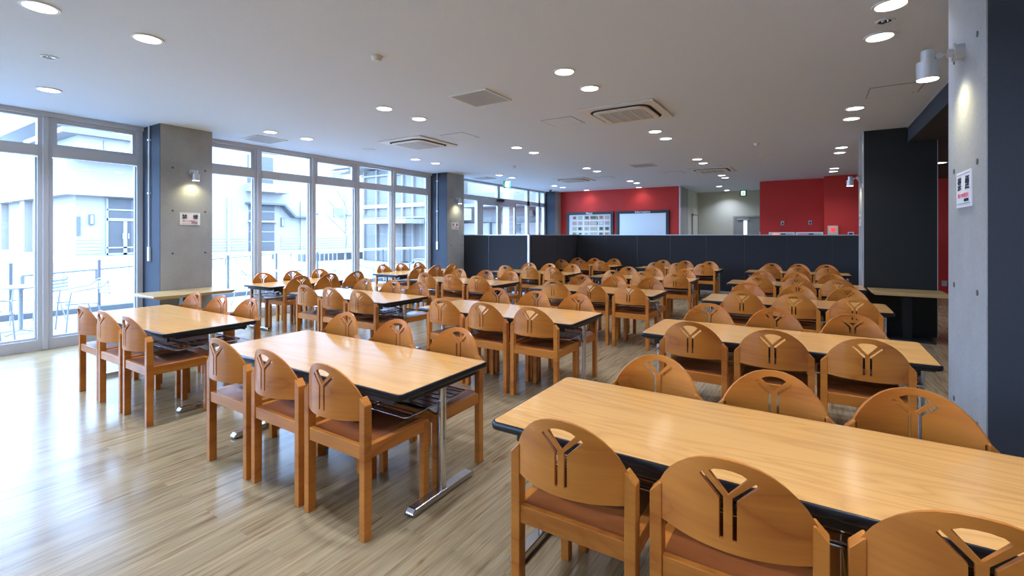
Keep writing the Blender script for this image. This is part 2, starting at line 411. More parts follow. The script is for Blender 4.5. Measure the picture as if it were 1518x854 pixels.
for k in range(5): window(-9.0+1.11*k, -9.0+1.11*(k+1), k % 2 == 0)
wl = ['front window behind the camera side', 'second window, beside the camera', 'third window, level with the camera', 'window at the left border of the picture',
      'window left of the first pillar', 'window right of the first pillar', 'second window right of the first pillar', 'third window right of the first pillar',
      'fourth window right of the first pillar', 'window left of the second pillar']+[f'window {q} behind the camera' for q in ('one', 'two', 'three', 'four', 'five')]
for i, o in enumerate(sorted([o for o in COL.objects if o.name.startswith('window_')], key=lambda o: int(o.name.split('_')[1]))): o['label'] = 'grey framed '+wl[i]
for y in ys[1:-1]+yb[1:-1]:
    n = 8+len([o for o in COL.objects if o.name.startswith('trim_')])
    struct(f'trim_{n}', MB().box(XW-.06, XW+.075, y-.028, y+.028, 0, 3.105), 'frame', label='upright mullion post between two windows', bevel=.006)
# entrance glazing
o = struct('window_16', MB().box(XW-.05, XW+.05, 10.25, 15.97, 2.575, 2.72).box(XW-.05, XW+.05, 12.70, 12.84, 2.72, 3.105).box(XW-.05, XW+.05, 14.60, 14.76, 0, 3.105)
           .box(XW-.05, XW+.05, 15.42, 15.55, 0, 3.105).box(XW-.05, XW+.05, 15.86, 15.97, 0, 3.105).box(XW-.05, XW+.05, 11.6, 11.8, 0, 2.575).box(XW-.05, XW+.05, 10.25, 10.33, 0, 3.105), 'frame', label='tall glazed entrance front beyond the second pillar')
for a, b in ((10.33, 12.70), (12.84, 14.60), (14.76, 15.42), (15.55, 15.86)): B(XW-.02, XW-.015, a, b, 2.72, 3.1).build('glass_pane', 'glass', o)
for a, b in ((10.33, 11.6), (13.86, 14.60), (14.76, 15.42), (15.55, 15.86)): B(XW-.02, XW-.015, a, b, .05, 2.575).build('glass_pane', 'glass', o)
B(XW+.05, XW+.15, 12.65, 12.95, 2.60, 2.68).build('door_sensor', 'blackm', o)
for i, (a, b) in enumerate(((11.8, 12.80), (12.80, 13.84))):
    d = struct(f'door_{i+3}', MB().box(XW, XW+.05, a, a+.1, 0, 2.575).box(XW, XW+.05, b-.1, b, 0, 2.575).box(XW, XW+.05, a+.1, b-.1, 2.46, 2.575).box(XW, XW+.05, a+.1, b-.1, 0, .12), 'frame', label=('left' if i == 0 else 'right')+' leaf of the glass sliding entrance door')
    B(XW+.02, XW+.026, a+.1, b-.1, .12, 2.46).build('glass_pane', 'glass', d)

# ------------------------------------------------------------------ pillars
def tie_holes(p, x, s, ylist, zlist):
    for y in ylist:
        for z in zlist:
            m = MB(); m.cyl((x, y, z), .015, s*.003, 12, 'x'); m.build('tie_hole', 'hole', p)
def sign(x, s, yc, zc, label, w_=.28, h=.19):
    """no smoking paper on an x = const face; s = outward direction"""
    t = thing('no_smoking_sign', label, 'sign', (x+s*.004, yc, zc), PI/2 if s > 0 else -PI/2, 'no smoking signs on the pillars')
    B(-w_/2, w_/2, -.003, .003, -h/2, h/2).build('paper_sheet', 'paper', t)
    rot = (PI/2, 0, 0)
    y = -.0045
    def ln(z): B(-w_*.44, w_*.44, y, y+.001, z-.0015, z+.0015).build('ruled_line', 'blue', t)
    ln(h*.42); ln(-h*.40)
    for ch, dx in (('禁', -.075), ('煙', .075)): link('lettering', text_mesh(ch, .076, 'ink', bold=.001), t, (dx, y, .026), rot)
    link('lettering', text_mesh('館内での喫煙禁止', .026, 'pink'), t, (0, y, -.034), rot)
    link('lettering', text_mesh('施設管理者', .017, 'ink'), t, (.06, y, -.060), rot)
def pillar_left(n, y0, y1, x1, signs=True):
    p = tag(B(XW-.06, x1, y0, y1, 0, HC).build('pillar', 'concrete'), f'{n} grey concrete pillar in the window wall', 'pillar', kind='structure')
    B(XW-.06, x1-.004, y0-.006, y0, 0, HC).build('painted_side', 'slate', p)
    return p
p1 = pillar_left('first', 3.08, 3.79, -8.075); tie_holes(p1, -8.075, 1, (3.237, 3.687), (.60, 1.245, 1.887, 2.532))
p2 = pillar_left('second', 9.54, 10.25, -8.075); tie_holes(p2, -8.075, 1, (9.69, 10.14), (1.245, 1.887, 2.532))
p3 = pillar_left('third', 15.98, 16.45, -8.2)
p4 = tag(B(.685, 1.60, 3.03, 3.745, 0, HC).build('pillar', 'concrete'), 'concrete pillar at the right border of the picture', 'pillar', kind='structure')
B(.69, 1.60, 3.024, 3.03, 0, HC).build('painted_side', 'slate', p4)
tie_holes(p4, .685, -1, (3.165, 3.61), (.60, 1.245, 1.887, 2.51))
p5 = tag(B(.69, 1.22, 9.47, 10.12, 0, HC).build('pillar', 'concrete'), 'concrete pillar behind the black panel', 'pillar', kind='structure')
p6 = tag(MB().box(.70, 1.575, 9.29, 9.46, 0, 2.935).box(.70, 1.225, 9.29, 9.46, 2.935, HC).build('pillar_panel', 'blackp'), 'tall black panel in front of the far right pillar', 'panel', kind='structure')
MB().box(.69, .70, 9.285, 9.47, 0, HC).box(1.575, 1.583, 9.285, 9.47, 0, 2.935).build('edge_trim', 'alu', p6)
sign(-8.075, 1, 3.47, 1.77, 'white no smoking sign on the first pillar by the windows')
sign(-8.075, 1, 9.86, 1.76, 'white no smoking sign on the second, farther window pillar')
sign(.685, -1, 3.385, 1.77, 'white no smoking sign on the pillar at the right border')
sign(.69, -1, 9.78, 1.77, 'no smoking sign seen edge-on beside the tall black panel')
def conduit(y, label):
    t = thing('wall_switch', label, 'switch', (-8.40, y, 0), 0, 'switch boxes on the pillar sides')
    B(-.03, .03, -.032, 0, 1.13, 1.345).build('switch_box', 'plastic', t, bevel=.006)
    MB().tube([(0, -.018, 1.345), (0, -.018, HC)], .011, 8).build('conduit_pipe', 'plastic', t)
    for z in (2.15, 2.95): B(-.028, .028, -.031, 0, z-.012, z+.012).build('pipe_clamp', 'plastic', t)
conduit(3.074, 'white switch box with a vertical conduit on the first pillar')
conduit(9.534, 'white switch box with a vertical conduit on the second pillar')

# ------------------------------------------------------------------ lamps
def area(name, parent, loc, size, power, col, rot=(0, 0, 0), spread=PI):
    l = bpy.data.lights.new(name, 'AREA'); l.shape = 'DISK'; l.size = size; l.energy = power; l.color = col; l.spread = spread
    o = bpy.data.objects.new(name, l); COL.objects.link(o); o.parent = parent; o.location = loc; o.rotation_euler = rot
rimM = MB().ring((0, 0, -.010), .092, .112, .0102, 28).mesh('lamp_rim', 'rim')
faceM = MB().cyl((0, 0, -.004), .0935, .0035, 28).mesh('lamp_face', 'lamp')
FILE = {-7.26: 'along the windows', -4.67: 'over the left rows', -2.09: 'over the centre row', .475: 'over the right row'}
ROWN = ['first', 'second', 'third', 'fourth', 'fifth', 'sixth', 'seventh']
def downlight(x, y, label, group='round downlights in the ceiling', z=HC, k=1.0):
    t = thing('ceiling_downlight', label, 'ceiling light', (x, y, z), 0, group)
    link('lamp_rim', rimM, t); link('lamp_face', faceM, t)
    area('lamp_light', t, (0, 0, -.013), .17, LAMP_W*k, LAMP_COL, spread=math.radians(125))
for x, fn in FILE.items():
    for r, (ya, yb_) in enumerate(((-8.7, -8.1), (-5.48, -4.8), (-2.23, -1.57), (1.04, 1.69), (4.27, 4.91), (7.52, 8.17), (10.78, 11.44), (14.08, 14.72))):
        for q, y in enumerate((ya, yb_)):
            qn = 'farther' if q else 'nearer'; bn = ('farthest', 'middle', 'nearest')[min(r, 2)]
            nm = f'{qn} downlight of the {ROWN[r-3]} pair {fn}' if r > 2 else f'{qn} downlight of the {bn} pair behind the camera {fn}'
            downlight(x, y, 'round lit '+nm, k=1.15 if y < 2 else (.92 if y < 7 else .72))
downlight(-2.64, 17.25, 'round lit downlight at the mouth of the back passage')
downlight(-2.64, 18.95, 'round lit downlight deep in the back passage')
for i, y in enumerate((5.5, 12.3)): downlight(2.13 if i else 2.6, y, 'small lit downlight in the dark lower ceiling, '+('far' if i else 'near'), z=2.94, k=.5)
for x, n in ((-7.0, 'menu board'), (-5.05, 'information board')): downlight(x, 16.15, f'wall washing downlight in front of the {n}', k=.18)

def spotlight(x, s, y, z, label):
    """cylinder lamp on a swivel arm; x = face, s = outward"""
    t = thing('wall_spotlight', label, 'wall lamp', (x, y, z), 0, 'cylinder spotlights on the pillars')
    m = MB().cyl((0, 0, 0), .042, s*.035, 20, 'x').cyl((s*.035, 0, 0), .050, s*.006, 20, 'x').cyl((s*.041, 0, 0), .022, s*.022, 14, 'x')
    m.build('wall_mount', 'silver', t, smooth=True)
    MB().tube([(s*.06, 0, 0), (s*.105, 0, -.005)], .006, 8).cyl((s*.098, -.012, -.006), .016, .024, 12, 'y').build('swivel_arm', 'silver', t, smooth=True)
    h = bpy.data.objects.new('lamp_head', None)
    hd = MB().cyl((s*.145, 0, -.03), .030, .062, 20).cyl((s*.145, 0, -.125), .050, .095, 24, r2=.050)
    ho = hd.build('lamp_head', 'silver', t, smooth=True)
    MB().cyl((s*.145, 0, -.1275), .046, .0025, 24).build('lamp_lens', 'lamp', ho)
    l = bpy.data.lights.new('lamp_light', 'SPOT'); l.energy = 9; l.color = (1, .90, .52); l.spot_size = math.radians(130); l.spot_blend = .9; l.shadow_soft_size = .03
    o = bpy.data.objects.new('lamp_light', l); COL.objects.link(o); o.parent = t; o.location = (s*.145, 0, -.135)
    o.rotation_euler = (0, s*math.radians(20), 0)
spotlight(-8.075, 1, 3.49, 2.478, 'silver cylinder spotlight high on the first window pillar')
spotlight(-8.075, 1, 9.90, 2.478, 'silver cylinder spotlight high on the second window pillar')
spotlight(.685, -1, 3.42, 2.508, 'large silver cylinder spotlight on the right border pillar')
spotlight(.69, -1, 9.72, 2.47, 'silver cylinder spotlight beside the tall black panel')

# ------------------------------------------------------------------ things on the ceiling
def cassette(x, y, label, hx=.5, hy=.5):
    t = thing('ceiling_air_conditioner', label, 'air conditioner', (x, y, HC), 0, 'square cassette air conditioners')
    MB().prism(rrect(hx, hy, .01, 2), -.022, -.0005).build('panel_frame', 'plastic', t, bevel=.008)
    MB().prism(rrect(hx*.80, hy*.80, .16, 8), -.026, -.020).build('air_slot', 'dark', t)
    MB().prism(rrect(hx*.735, hy*.735, .13, 8), -.046, -.026).build('centre_panel', 'plastic', t, bevel=.01, smooth=True)
    g = B(-hx*.56, hx*.56, -hy*.56, hy*.56, -.050, -.046).build('intake_grille', 'grille', t)
    for k in range(5): B(-hx*.56+k*hx*.28-.008, -hx*.56+k*hx*.28+.008, -hy*.56, hy*.56, -.053, -.050).build('grille_bar', 'plastic', g)
cassette(-2.10, 6.17, 'largest looking cassette air conditioner, over the centre row')
cassette(-5.93, 6.22, 'cassette air conditioner nearest the windows, over the left rows')
cassette(-2.12, 12.77, 'cassette air conditioner far back over the centre row')
cassette(-5.98, 12.85, 'cassette air conditioner far back near the entrance glazing')
def vent(x, y, label):
    t = thing('ceiling_vent', label, 'air vent', (x, y, HC), 0, 'square ceiling air vents')
    h = .25
    MB().box(-h, h, -h, h, -.006, -.0005).build('backing', 'dark', t)
    MB().box(-h-.02, h+.02, -h-.02, -h, -.014, -.0005).box(-h-.02, h+.02, h, h+.02, -.014, -.0005).box(-h-.02, -h, -h, h, -.014, -.0005).box(h, h+.02, -h, h, -.014, -.0005).build('vent_frame', 'plastic', t)
    sm = B(-h, h, -.011, .011, -.013, -.006).mesh('slat', 'grille')
    for k in range(16): link('slat', sm, t, (0, -h+.0156+k*.03125, 0))
vent(-3.34, 4.56, 'grey slatted ceiling vent nearest the camera')
vent(-7.94, 4.56, 'grey slatted ceiling vent right of the first pillar')
vent(-3.36, 11.03, 'grey slatted ceiling vent far back over the centre')
vent(-8.0, 11.07, 'grey slatted ceiling vent above the entrance')
def hatch(x, y, label, h=.24, dark=True):
    t = thing('ceiling_hatch', label, 'access panel', (x, y, HC), 0, 'ceiling access hatches')
    MB().box(-h, h, -h, -h+.006, -.003, -.0005).box(-h, h, h-.006, h, -.003, -.0005).box(-h, -h+.006, -h, h, -.003, -.0005).box(h-.006, h, -h, h, -.003, -.0005).build('dark_joint', 'wire', t)
    B(-h+.008, h-.008, -h+.008, h-.008, -.004, -.0005).build('hatch_panel', 'ceiling', t)
    MB().cyl((h*.8, h*.8, -.006), .008, .003, 8).build('latch', 'wire', t)
hatch(-3.04, 6.17, 'square ceiling hatch left of the nearest air conditioner')
hatch(.79, 6.83, 'square ceiling hatch by the right border spotlight')
hatch(-4.95, 6.17, 'square ceiling hatch right of the window side air conditioner')
hatch(-3.05, 12.8, 'square ceiling hatch far back beside an air conditioner')
hatch(-5.0, 12.8, 'square ceiling hatch far back above the left rows')
def detector(x, y, label):
    t = thing('smoke_detector', label, 'smoke detector', (x, y, HC), 0, 'smoke detectors on the ceiling')
    MB().cyl((0, 0, -.012), .056, .0115, 20).build('base_plate', 'plastic', t)
    MB().cyl((0, 0, -.045), .036, .033, 20, r2=.050).build('detector_head', 'plastic', t, smooth=True)
detector(-3.37, 2.99, 'white smoke detector nearest the camera')
detector(-.83, 9.47, 'white smoke detector over the right row')
detector(-6.0, 9.52, 'white smoke detector over the left rows')
def speaker(x, y, label):
    t = thing('ceiling_speaker', label, 'speaker', (x, y, HC), 0, 'round ceiling speakers')
    MB().ring((0, 0, -.010), .10, .115, .0095, 24).build('speaker_rim', 'plastic', t); MB().cyl((0, 0, -.007), .10, .0065, 24).build('speaker_mesh', 'ceiling', t)
speaker(-7.2, 6.2, 'flat round ceiling speaker near the windows'); speaker(-.82, 11.1, 'flat round ceiling speaker over the right row')
def emergency(x, y, label):
    t = thing('emergency_light', label, 'emergency light', (x, y, HC), 0, 'small recessed emergency lights')
    MB().ring((0, 0, -.008), .045, .062, .0075, 20).build('lamp_rim', 'plastic', t)
    MB().cyl((0, 0, -.004), .045, .003, 20).build('reflector', 'chrome', t)
    MB().cyl((-.012, 0, -.016), .012, .012, 10).cyl((.018, 0, -.014), .008, .010, 10).build('bulb', 'chrome', t, smooth=True)
emergency(-5.92, 1.38, 'small unlit recessed emergency light near the front windows')
emergency(.475, 4.58, 'small unlit recessed emergency light between the right downlights')
t = thing('security_camera', 'dark dome security camera on the ceiling by the entrance', 'security camera', (-8.0, 15.2, HC))
MB().cyl((0, 0, -.04), .06, .0395, 16).build('camera_base', 'grille', t)
MB().cyl((0, 0, -.075), .03, .035, 16, r2=.06).build('camera_dome', 'dark', t, smooth=True)
def exit_sign(x, y, z, rz, w_, label, drop=0):
    t = thing('exit_sign', label, 'exit sign', (x, y, z), rz, 'lit green and white exit signs')
    B(-w_/2, w_/2, -.03, .03, -w_/2, w_/2).build('sign_box', 'green', t)
    f = B(-w_*.30, w_*.30, -.035, -.031, -w_*.36, w_*.36).build('lit_face', 'litwhite', t)
    MB().prism([(-w_*.08, -w_*.25), (w_*.22, -w_*.25), (w_*.22, -w_*.15), (w_*.02, -w_*.15), (w_*.02, w_*.25), (-w_*.08, w_*.25)], -.038, -.036, 'y').build('running_figure', 'green', f)
    if HC-z > w_/2+.01: MB().tube([(0, 0, w_/2), (0, 0, HC-z-.001)], .008, 6).build('hanging_rod', 'plastic', t)
exit_sign(-2.05, 18.6, 3.0, 0, .22, 'square exit sign hanging at the end of the back passage')
exit_sign(-7.42, 11.4, 2.97, math.radians(55), .20, 'square exit sign hanging before the entrance glazing')

# ------------------------------------------------------------------ low partition
def partition(label, p0, p1, n, ends=(True, True)):
    """fabric screen from p0 to p1 with n panels"""
    p0, p1 = Vector(p0), Vector(p1); L = (p1-p0).length; rz = math.atan2(p1.y-p0.y, p1.x-p0.x)
    t = thing('partition_screen', label, 'partition', (p0.x, p0.y, 0), rz, 'low charcoal partition screens')
    wd = L/n
    me = B(.004, wd-.004, -.022, .022, .05, 1.508).mesh('panel', 'fabric', bevel=.004)
    for k in range(n): link('panel', me, t, (k*wd, 0, 0))
    for k in range(1, n): B(k*wd-.0035, k*wd+.0035, -.017, .017, .05, 1.508).build('joint_strip', 'wire', t)
    B(0, L, -.025, .025, 1.508, 1.527).build('top_rail', 'alu', t)
    B(0, L, -.027, .027, 0, .05).build('base_rail', 'alu', t)
    for k, e in enumerate(ends):
        if e: B(*((-.05, 0) if k == 0 else (L, L+.05)), -.028, .028, 0, 1.53).build('end_post', 'alu', t)
partition('low charcoal screen with two panels, beside the second window pillar', (-8.55, 10.40, 0), (-6.12, 10.40, 0), 2, (False, True))
partition('low charcoal screen running away along the entrance walkway', (-6.07, 10.45, 0), (-6.07, 13.33, 0), 4, (False, False))
partition('longest low charcoal screen, across the back of the dining area', (-6.07, 13.36, 0), (1.33, 13.36, 0), 8, (False, True))

# ------------------------------------------------------------------ boards on the red wall
def board(x0, x1, title, label, inner, tx):
    t = thing(('menu' if title == 'Menu' else 'information')+'_board', label, 'notice board', ((x0+x1)/2, 16.44, 0))
    hw = (x1-x0)/2; z0, z1 = .85, 2.372
    MB().box(-hw, hw, -.045, 0, z1-.10, z1).box(-hw, hw, -.045, 0, z0, z0+.1).box(-hw, -hw+.105, -.045, 0, z0+.1, z1-.1).box(hw-.105, hw, -.045, 0, z0+.1, z1-.1).build('board_frame', 'boardf', t, bevel=.004)
    B(-hw+.105, hw-.105, -.02, -.005, z0+.1, z1-.1).build('board_face', inner, t)
    link('lettering', text_mesh(title, .115, 'paper', bold=.001), t, (tx, -.0475, z1-.052), (PI/2, 0, 0))
    return t, hw
t, hw = board(-7.94, -6.065, 'Menu', 'black framed menu board with small dish pictures', 'magw', 0)
cols = [mat(f'menu_print_{i}', c, .5) for i, c in enumerate([(.45,.46,.40),(.5,.42,.33),(.30,.08,.06),(.16,.20,.09),(.6,.6,.6),(.07,.07,.08),(.5,.15,.04),(.42,.42,.28),(.06,.18,.04),(.55,.30,.32)])]
xs = [-.60, -.37, -.11, .17, .47, .70]
for r in range(6):
    for c_, x in enumerate(xs):
        big = c_ == 3
        if big and r == 5: continue
        z = 2.155-r*.205
        cd = B(x-(.15 if big else .095), x+(.15 if big else .095), -.024, -.021, z-.075, z+.075).build('menu_card', random.choice([cols[0], cols[1], cols[4], cols[7]]) if not (big and r < 2) else cols[9], t)
        MB().prism(rrect(.11 if big else .062, .05, .03, 3), -.026, -.0245, 'y').build('dish_picture', random.choice(cols), cd, loc=(x+random.uniform(-.02, .02), 0, z+.005))
for x in (-.05, .3):
    for z in (2.155, 1.95): B(x-.0, x+.04, -.0262, -.0245, z-.07, z+.05).build('menu_stripe', cols[8 if x > 0 else 6], t)
t, hw = board(-5.95, -4.09, 'Information', 'black framed information board, bare steel', 'steelw', .02)

# outlets, machines, alarm box
def outlet(x, z, label):
    t = thing('wall_outlet', label, 'outlet', (x, 16.395, z), 0, 'wall outlets above the machines')
    B(-.045, .045, -.012, 0, -.065, .065).build('cover_plate', 'grille', t, bevel=.003)
    B(-.018, .018, -.03, -.012, -.02, .025).build('plug', 'dark', t)
    MB().tube([(0, -.03, 0), (-.02, -.05, -.1), (-.05, -.04, -.2), (-.07, -.03, -.34)], .004, 6).build('power_cord', 'blackm', t)
outlet(-.737, 1.87, 'wall outlet with cord above the left machine'); outlet(-.033, 1.88, 'wall outlet with cord above the right machine')
def machine(x0, x1, label, lbl):
    t = thing('tea_dispenser', label, 'drink machine', ((x0+x1)/2, 16.33, 0), 0, 'drink machines on the back counter'); h = (x1-x0)/2
    B(-h, h, -.42, 0, .9, 1.60).build('machine_body', 'kiosk', t, bevel=.01)
    MB().box(-h, -h+.05, -.43, -.42, .9, 1.6).box(h-.05, h, -.43, -.42, .9, 1.6).box(-h+.05, h-.05, -.43, -.42, 1.565, 1.6).build('front_trim', 'plastic', t)
    B(-h*.72, -h*.15, -.425, -.42, 1.50, 1.56).build('lit_display', lbl, t)  # label on the machine front, only the orange one glows
    B(-h*.05, h*.3, -.425, -.42, 1.50, 1.56).build('button_panel', 'dark', t)
machine(-1.07, -.41, 'left grey drink machine behind the long screen', 'orange')
machine(-.385, .28, 'right grey drink machine behind the long screen', 'pink')
t = thing('back_counter', 'low counter under the two drink machines', 'counter', (-.4, 16.1, 0))
B(-.8, .68, -.28, .26, 0, .87).build('counter_body', 'kiosk', t); B(-.82, .69, -.3, .27, .87, .9).build('counter_top', 'white', t)
t = thing('fire_alarm_box', 'cream fire alarm box with a round red lamp', 'fire alarm', (.50, 15.845, 0))
B(-.12, .12, -.08, 0, .9, 1.775).build('alarm_cabinet', 'cream', t, bevel=.004)
MB().cyl((0, -.08, 1.665), .052, -.03, 20, 'y', r2=.030).build('alarm_lamp', 'redlamp', t, smooth=True)
MB().ring((0, 0, 0), .05, .06, .006).build('lamp_ring', 'redlamp', t, loc=(0, -.086, 1.665)).rotation_euler = (PI/2, 0, 0)
t = thing('wall_controller', 'small white wall controller right of the alarm box', 'controller', (.905, 15.845, 1.53))
B(-.068, .068, -.02, 0, -.06, .07).build('controller_case', 'plastic', t, bevel=.003); B(-.045, .045, -.023, -.02, 0, .045).build('controller_screen', 'dark', t)
t = thing('wall_outlet', 'low wall outlet seen past the tall black panel', 'outlet', (2.82, 15.845, .30))
B(-.05, .05, -.012, 0, -.07, .07).build('cover_plate', 'grille', t)

# ------------------------------------------------------------------ butcher-block side tables
def side_table(x, y, rz, L, D, label):
    t = thing('side_table', label, 'side table', (x, y, 0), rz, 'pale wood side tables at the pillars')
    m = MB().prism([(-L/2, .70), (L/2, .70), (L/2, .685), (L/2-.045, .655), (-L/2+.045, .655), (-L/2, .685)], -D/2, D/2, 'y'); m.build('tabletop', 'butcher', t, bevel=.004)
    B(-.055, .055, -.055, .055, .02, .655).build('pedestal', 'blackm', t)
    B(-L*.33, L*.33, -.24, .24, 0, .02).build('base_plate', 'blackm', t, bevel=.004)
side_table(-7.70, 3.25, PI/2, 1.05, .70, 'pale wooden side table against the first window pillar')
side_table(1.175, 8.93, 0, .88, .66, 'pale wooden side table against the tall black panel')

# ------------------------------------------------------------------ dining chair
def chair_back():
    out = [(-.208, .596), (.208, .596), (.208, .700), (.221, .703), (.209, .729), (.195, .755), (.175, .783), (.148, .811), (.117, .835), (.082, .853), (.042, .864)]
    out = out+[(0, .867)]+[(-x, z) for x, z in out[:1:-1]]
    wedge = [(0, .756), (.054, .814), (.036, .8245), (.012, .829), (-.012, .829), (-.036, .8245), (-.054, .814)]
    wedge = [(x, z+.008) for x, z in wedge]
    def slot(s):
        a = .006
        return [(x, z+.008) for x, z in [(s*(.018-a), .622), (s*(.018+a), .622), (s*(.018+a), .742), (s*.080, .796), (s*.072, .805), (s*(.018-a), .750)]]
    loops = [out, wedge, slot(1), slot(-1)]
    # densify outline
    def dens(lp):
        r = []
        for i, p in enumerate(lp):
            q = lp[(i+1) % len(lp)]; n = max(1, int(abs(q[0]-p[0])/.036))
            r += [(p[0]+(q[0]-p[0])*k/n, p[1]+(q[1]-p[1])*k/n) for k in range(n)]
        return r
    loops = [dens(l) for l in loops]
    V = []; Eg = []
    for l in loops:
        b = len(V); V += l; Eg += [(b+i, b+(i+1) % len(l)) for i in range(len(l))]
    def inside(p, l):
        c = False; n = len(l)
        for i in range(n):
            (x0, y0), (x1, y1) = l[i], l[(i+1) % n]
            if (y0 > p[1]) != (y1 > p[1]) and p[0] < (x1-x0)*(p[1]-y0)/(y1-y0)+x0: c = not c
        return c
    for i in range(-6, 7):
        for z in (.625, .65, .68, .715, .75, .785, .82):
            p = (i*.0335, z)
            if inside(p, loops[0]) and not any(inside(p, l) for l in loops[1:]) and min((p[0]-q[0])**2+(p[1]-q[1])**2 for q in V) > .008**2: V.append(p)
    vo, eo, fo, *_ = delaunay_2d_cdt([Vector(p) for p in V], Eg, [], 0, 1e-6)
    tris = []
    for f in fo:
        c = (sum(vo[i].x for i in f)/3, sum(vo[i].y for i in f)/3)
        if inside(c, loops[0]) and not any(inside(c, l) for l in loops[1:]): tris.append(tuple(f))
    def bend(x, z, off):
        b = .076; k = x/.221
        y = .018-b*(1-k*k); sl = 2*b*x/.221**2; n = math.hypot(1, sl)
        return (x-sl/n*off, y+off/n, z)
    n = len(vo); m = MB()
    verts = [bend(p.x, p.y, -.0065) for p in vo]+[bend(p.x, p.y, .0065) for p in vo]
    faces = [t_ for t_ in tris]+[tuple(n+i for i in t_[::-1]) for t_ in tris]
    cnt = {}
    for t_ in tris:
        for i in range(3):
            e = (t_[i], t_[(i+1) % 3]); cnt[tuple(sorted(e))] = cnt.get(tuple(sorted(e)), [])+[e]
    for k, e in cnt.items():
        if len(e) == 1: a, b = e[0]; faces.append((a, b, n+b, n+a))
    m.add(verts, faces)
    return m.mesh('backrest', 'chair', smooth=True)
def chair_seat():
    n = 16; m = MB(); v = []; f = []
    for j in range(n+1):
        for i in range(n+1):
            x = -.210+.420*i/n; y = .036+.392*j/n
            r = math.hypot(x/.165, (y-.23)/.15)
            z = .468-.014*max(0, 1-r**2.5)**.8 if r < 1 else .468
            v.append((x, y, z))
    for j in range(n):
        for i in range(n): a = j*(n+1)+i; f.append((a, a+1, a+n+2, a+n+1))
    m.add(v, f); m.box(-.210, .210, .036, .428, .448, .452)
    me = m.mesh('seat', 'seat', smooth=True); return me
CH = dict(
    lr=MB().prism([(-.250, 0), (-.210, 0), (-.210, .712), (-.217, .712), (-.250, .676)], 0, .048, 'y').mesh('leg', 'chair', bevel=.0025),
    rr=MB().prism([(.250, 0), (.210, 0), (.210, .712), (.217, .712), (.250, .676)], 0, .048, 'y').mesh('leg', 'chair', bevel=.0025),
    lf=B(-.242, -.202, .43, .472, 0, .462).mesh('leg', 'chair', bevel=.0025),
    rf=B(.202, .242, .43, .472, 0, .462).mesh('leg', 'chair', bevel=.0025),
    rear=B(-.210, .210, .006, .034, .402, .470).mesh('seat_rail', 'chair', bevel=.002),
    front=B(-.202, .202, .437, .465, .402, .462).mesh('seat_rail', 'chair', bevel=.002),
    sl=B(-.245, -.211, .048, .43, .402, .469).mesh('seat_rail', 'chair', bevel=.002),
    sr=B(.211, .245, .048, .43, .402, .469).mesh('seat_rail', 'chair', bevel=.002),
    back=chair_back(), seat=chair_seat())
def place_chair(x, y, rz, label, group):
    t = thing('dining_chair', label, 'chair', (x, y, 0), rz, group)
    k = random.uniform(.86, 1.08); g = random.uniform(.94, 1.04)
    c = (k, k*g, k*g*random.uniform(.92, 1.05), 1)
    for n_ in ('lr', 'rr', 'lf', 'rf'): link('leg', CH[n_], t, color=c)
    for n_ in ('rear', 'front', 'sl', 'sr'): link('seat_rail', CH[n_], t, color=c)
    link('seat', CH['seat'], t, color=c); link('backrest', CH['back'], t, color=c)

# ------------------------------------------------------------------ dining table
TL, TD = 1.93, .79
def bullnose():
    hx, hy = TL/2, TD/2; prof = [(.012, .701), (.004, .7005), (0, .694), (-.0, .676), (.004, .668), (.012, .664), (.03, .664)]
    base = None; v = []; f = []
    n = 0
    for ins, z in prof:
        lp = rrect(hx-ins, hy-ins, .035-min(ins, .02), 5); n = len(lp); v += [(p[0], p[1], z) for p in lp]
    for i in range(len(prof)-1):
        for k in range(n): f.append((i*n+k, i*n+(k+1) % n, (i+1)*n+(k+1) % n, (i+1)*n+k))
    return MB().add(v, f)
foot_p = [(-.27, 0.008), (.27, 0.008), (.272, .022), (.25, .044), (-.25, .044), (-.272, .022)]
TB = dict(
    top=MB().prism(rrect(TL/2-.011, TD/2-.011, .026, 5), .666, .7018).mesh('tabletop', 'lam'),
    edge=bullnose().mesh('edge_band', 'edge', smooth=True),
    pole=MB().cyl((0, 0, .04), .023, .600, 20).mesh('pole', 'chrome', smooth=True),
    foot=MB().prism(foot_p, -.029, .029, 'x').mesh('foot', 'steel', bevel=.004),
    pad=MB().cyl((0, -.24, 0), .016, .009, 10).cyl((0, .24, 0), .016, .009, 10).mesh('foot_pad', 'edge'),
    plate=B(-.04, .04, -.30, .30, .638, .664).mesh('mounting_bar', 'blackm', bevel=.003),
    beam=B(-.86, .86, -.03, .03, .632, .662).mesh('under_beam', 'blackm'),
    under=B(-TL/2+.03, TL/2-.03, -TD/2+.03, TD/2-.03, .661, .6655).mesh('underside_board', 'blackm'),
    apron=MB().box(-.86, .86, -.33, -.312, .612, .661).box(-.86, .86, .312, .33, .612, .661).mesh('apron', 'blackm', bevel=.002),
    frame=MB().tube([(-.865, -.27, .53), (.865, -.27, .53), (.88, -.255, .53), (.88, .255, .53), (.865, .27, .53), (-.865, .27, .53), (-.88, .255, .53), (-.88, -.255, .53)], .006, 8, True).mesh('shelf_frame', 'chrome', smooth=True),
    rod=MB().tube([(-.88, 0, .527), (.88, 0, .527)], .0035, 6).mesh('shelf_rod', 'wire'),
    cross=MB().tube([(0, -.27, .521), (0, -.12, .519), (0, .12, .519), (0, .27, .521)], .004, 6).mesh('shelf_crossbar', 'wire'),
    brk=MB().prism([(-.10, .535), (.10, .535), (.03, .485), (-.03, .485)], -.002, .002, 'x').mesh('shelf_bracket', 'grille'),
)
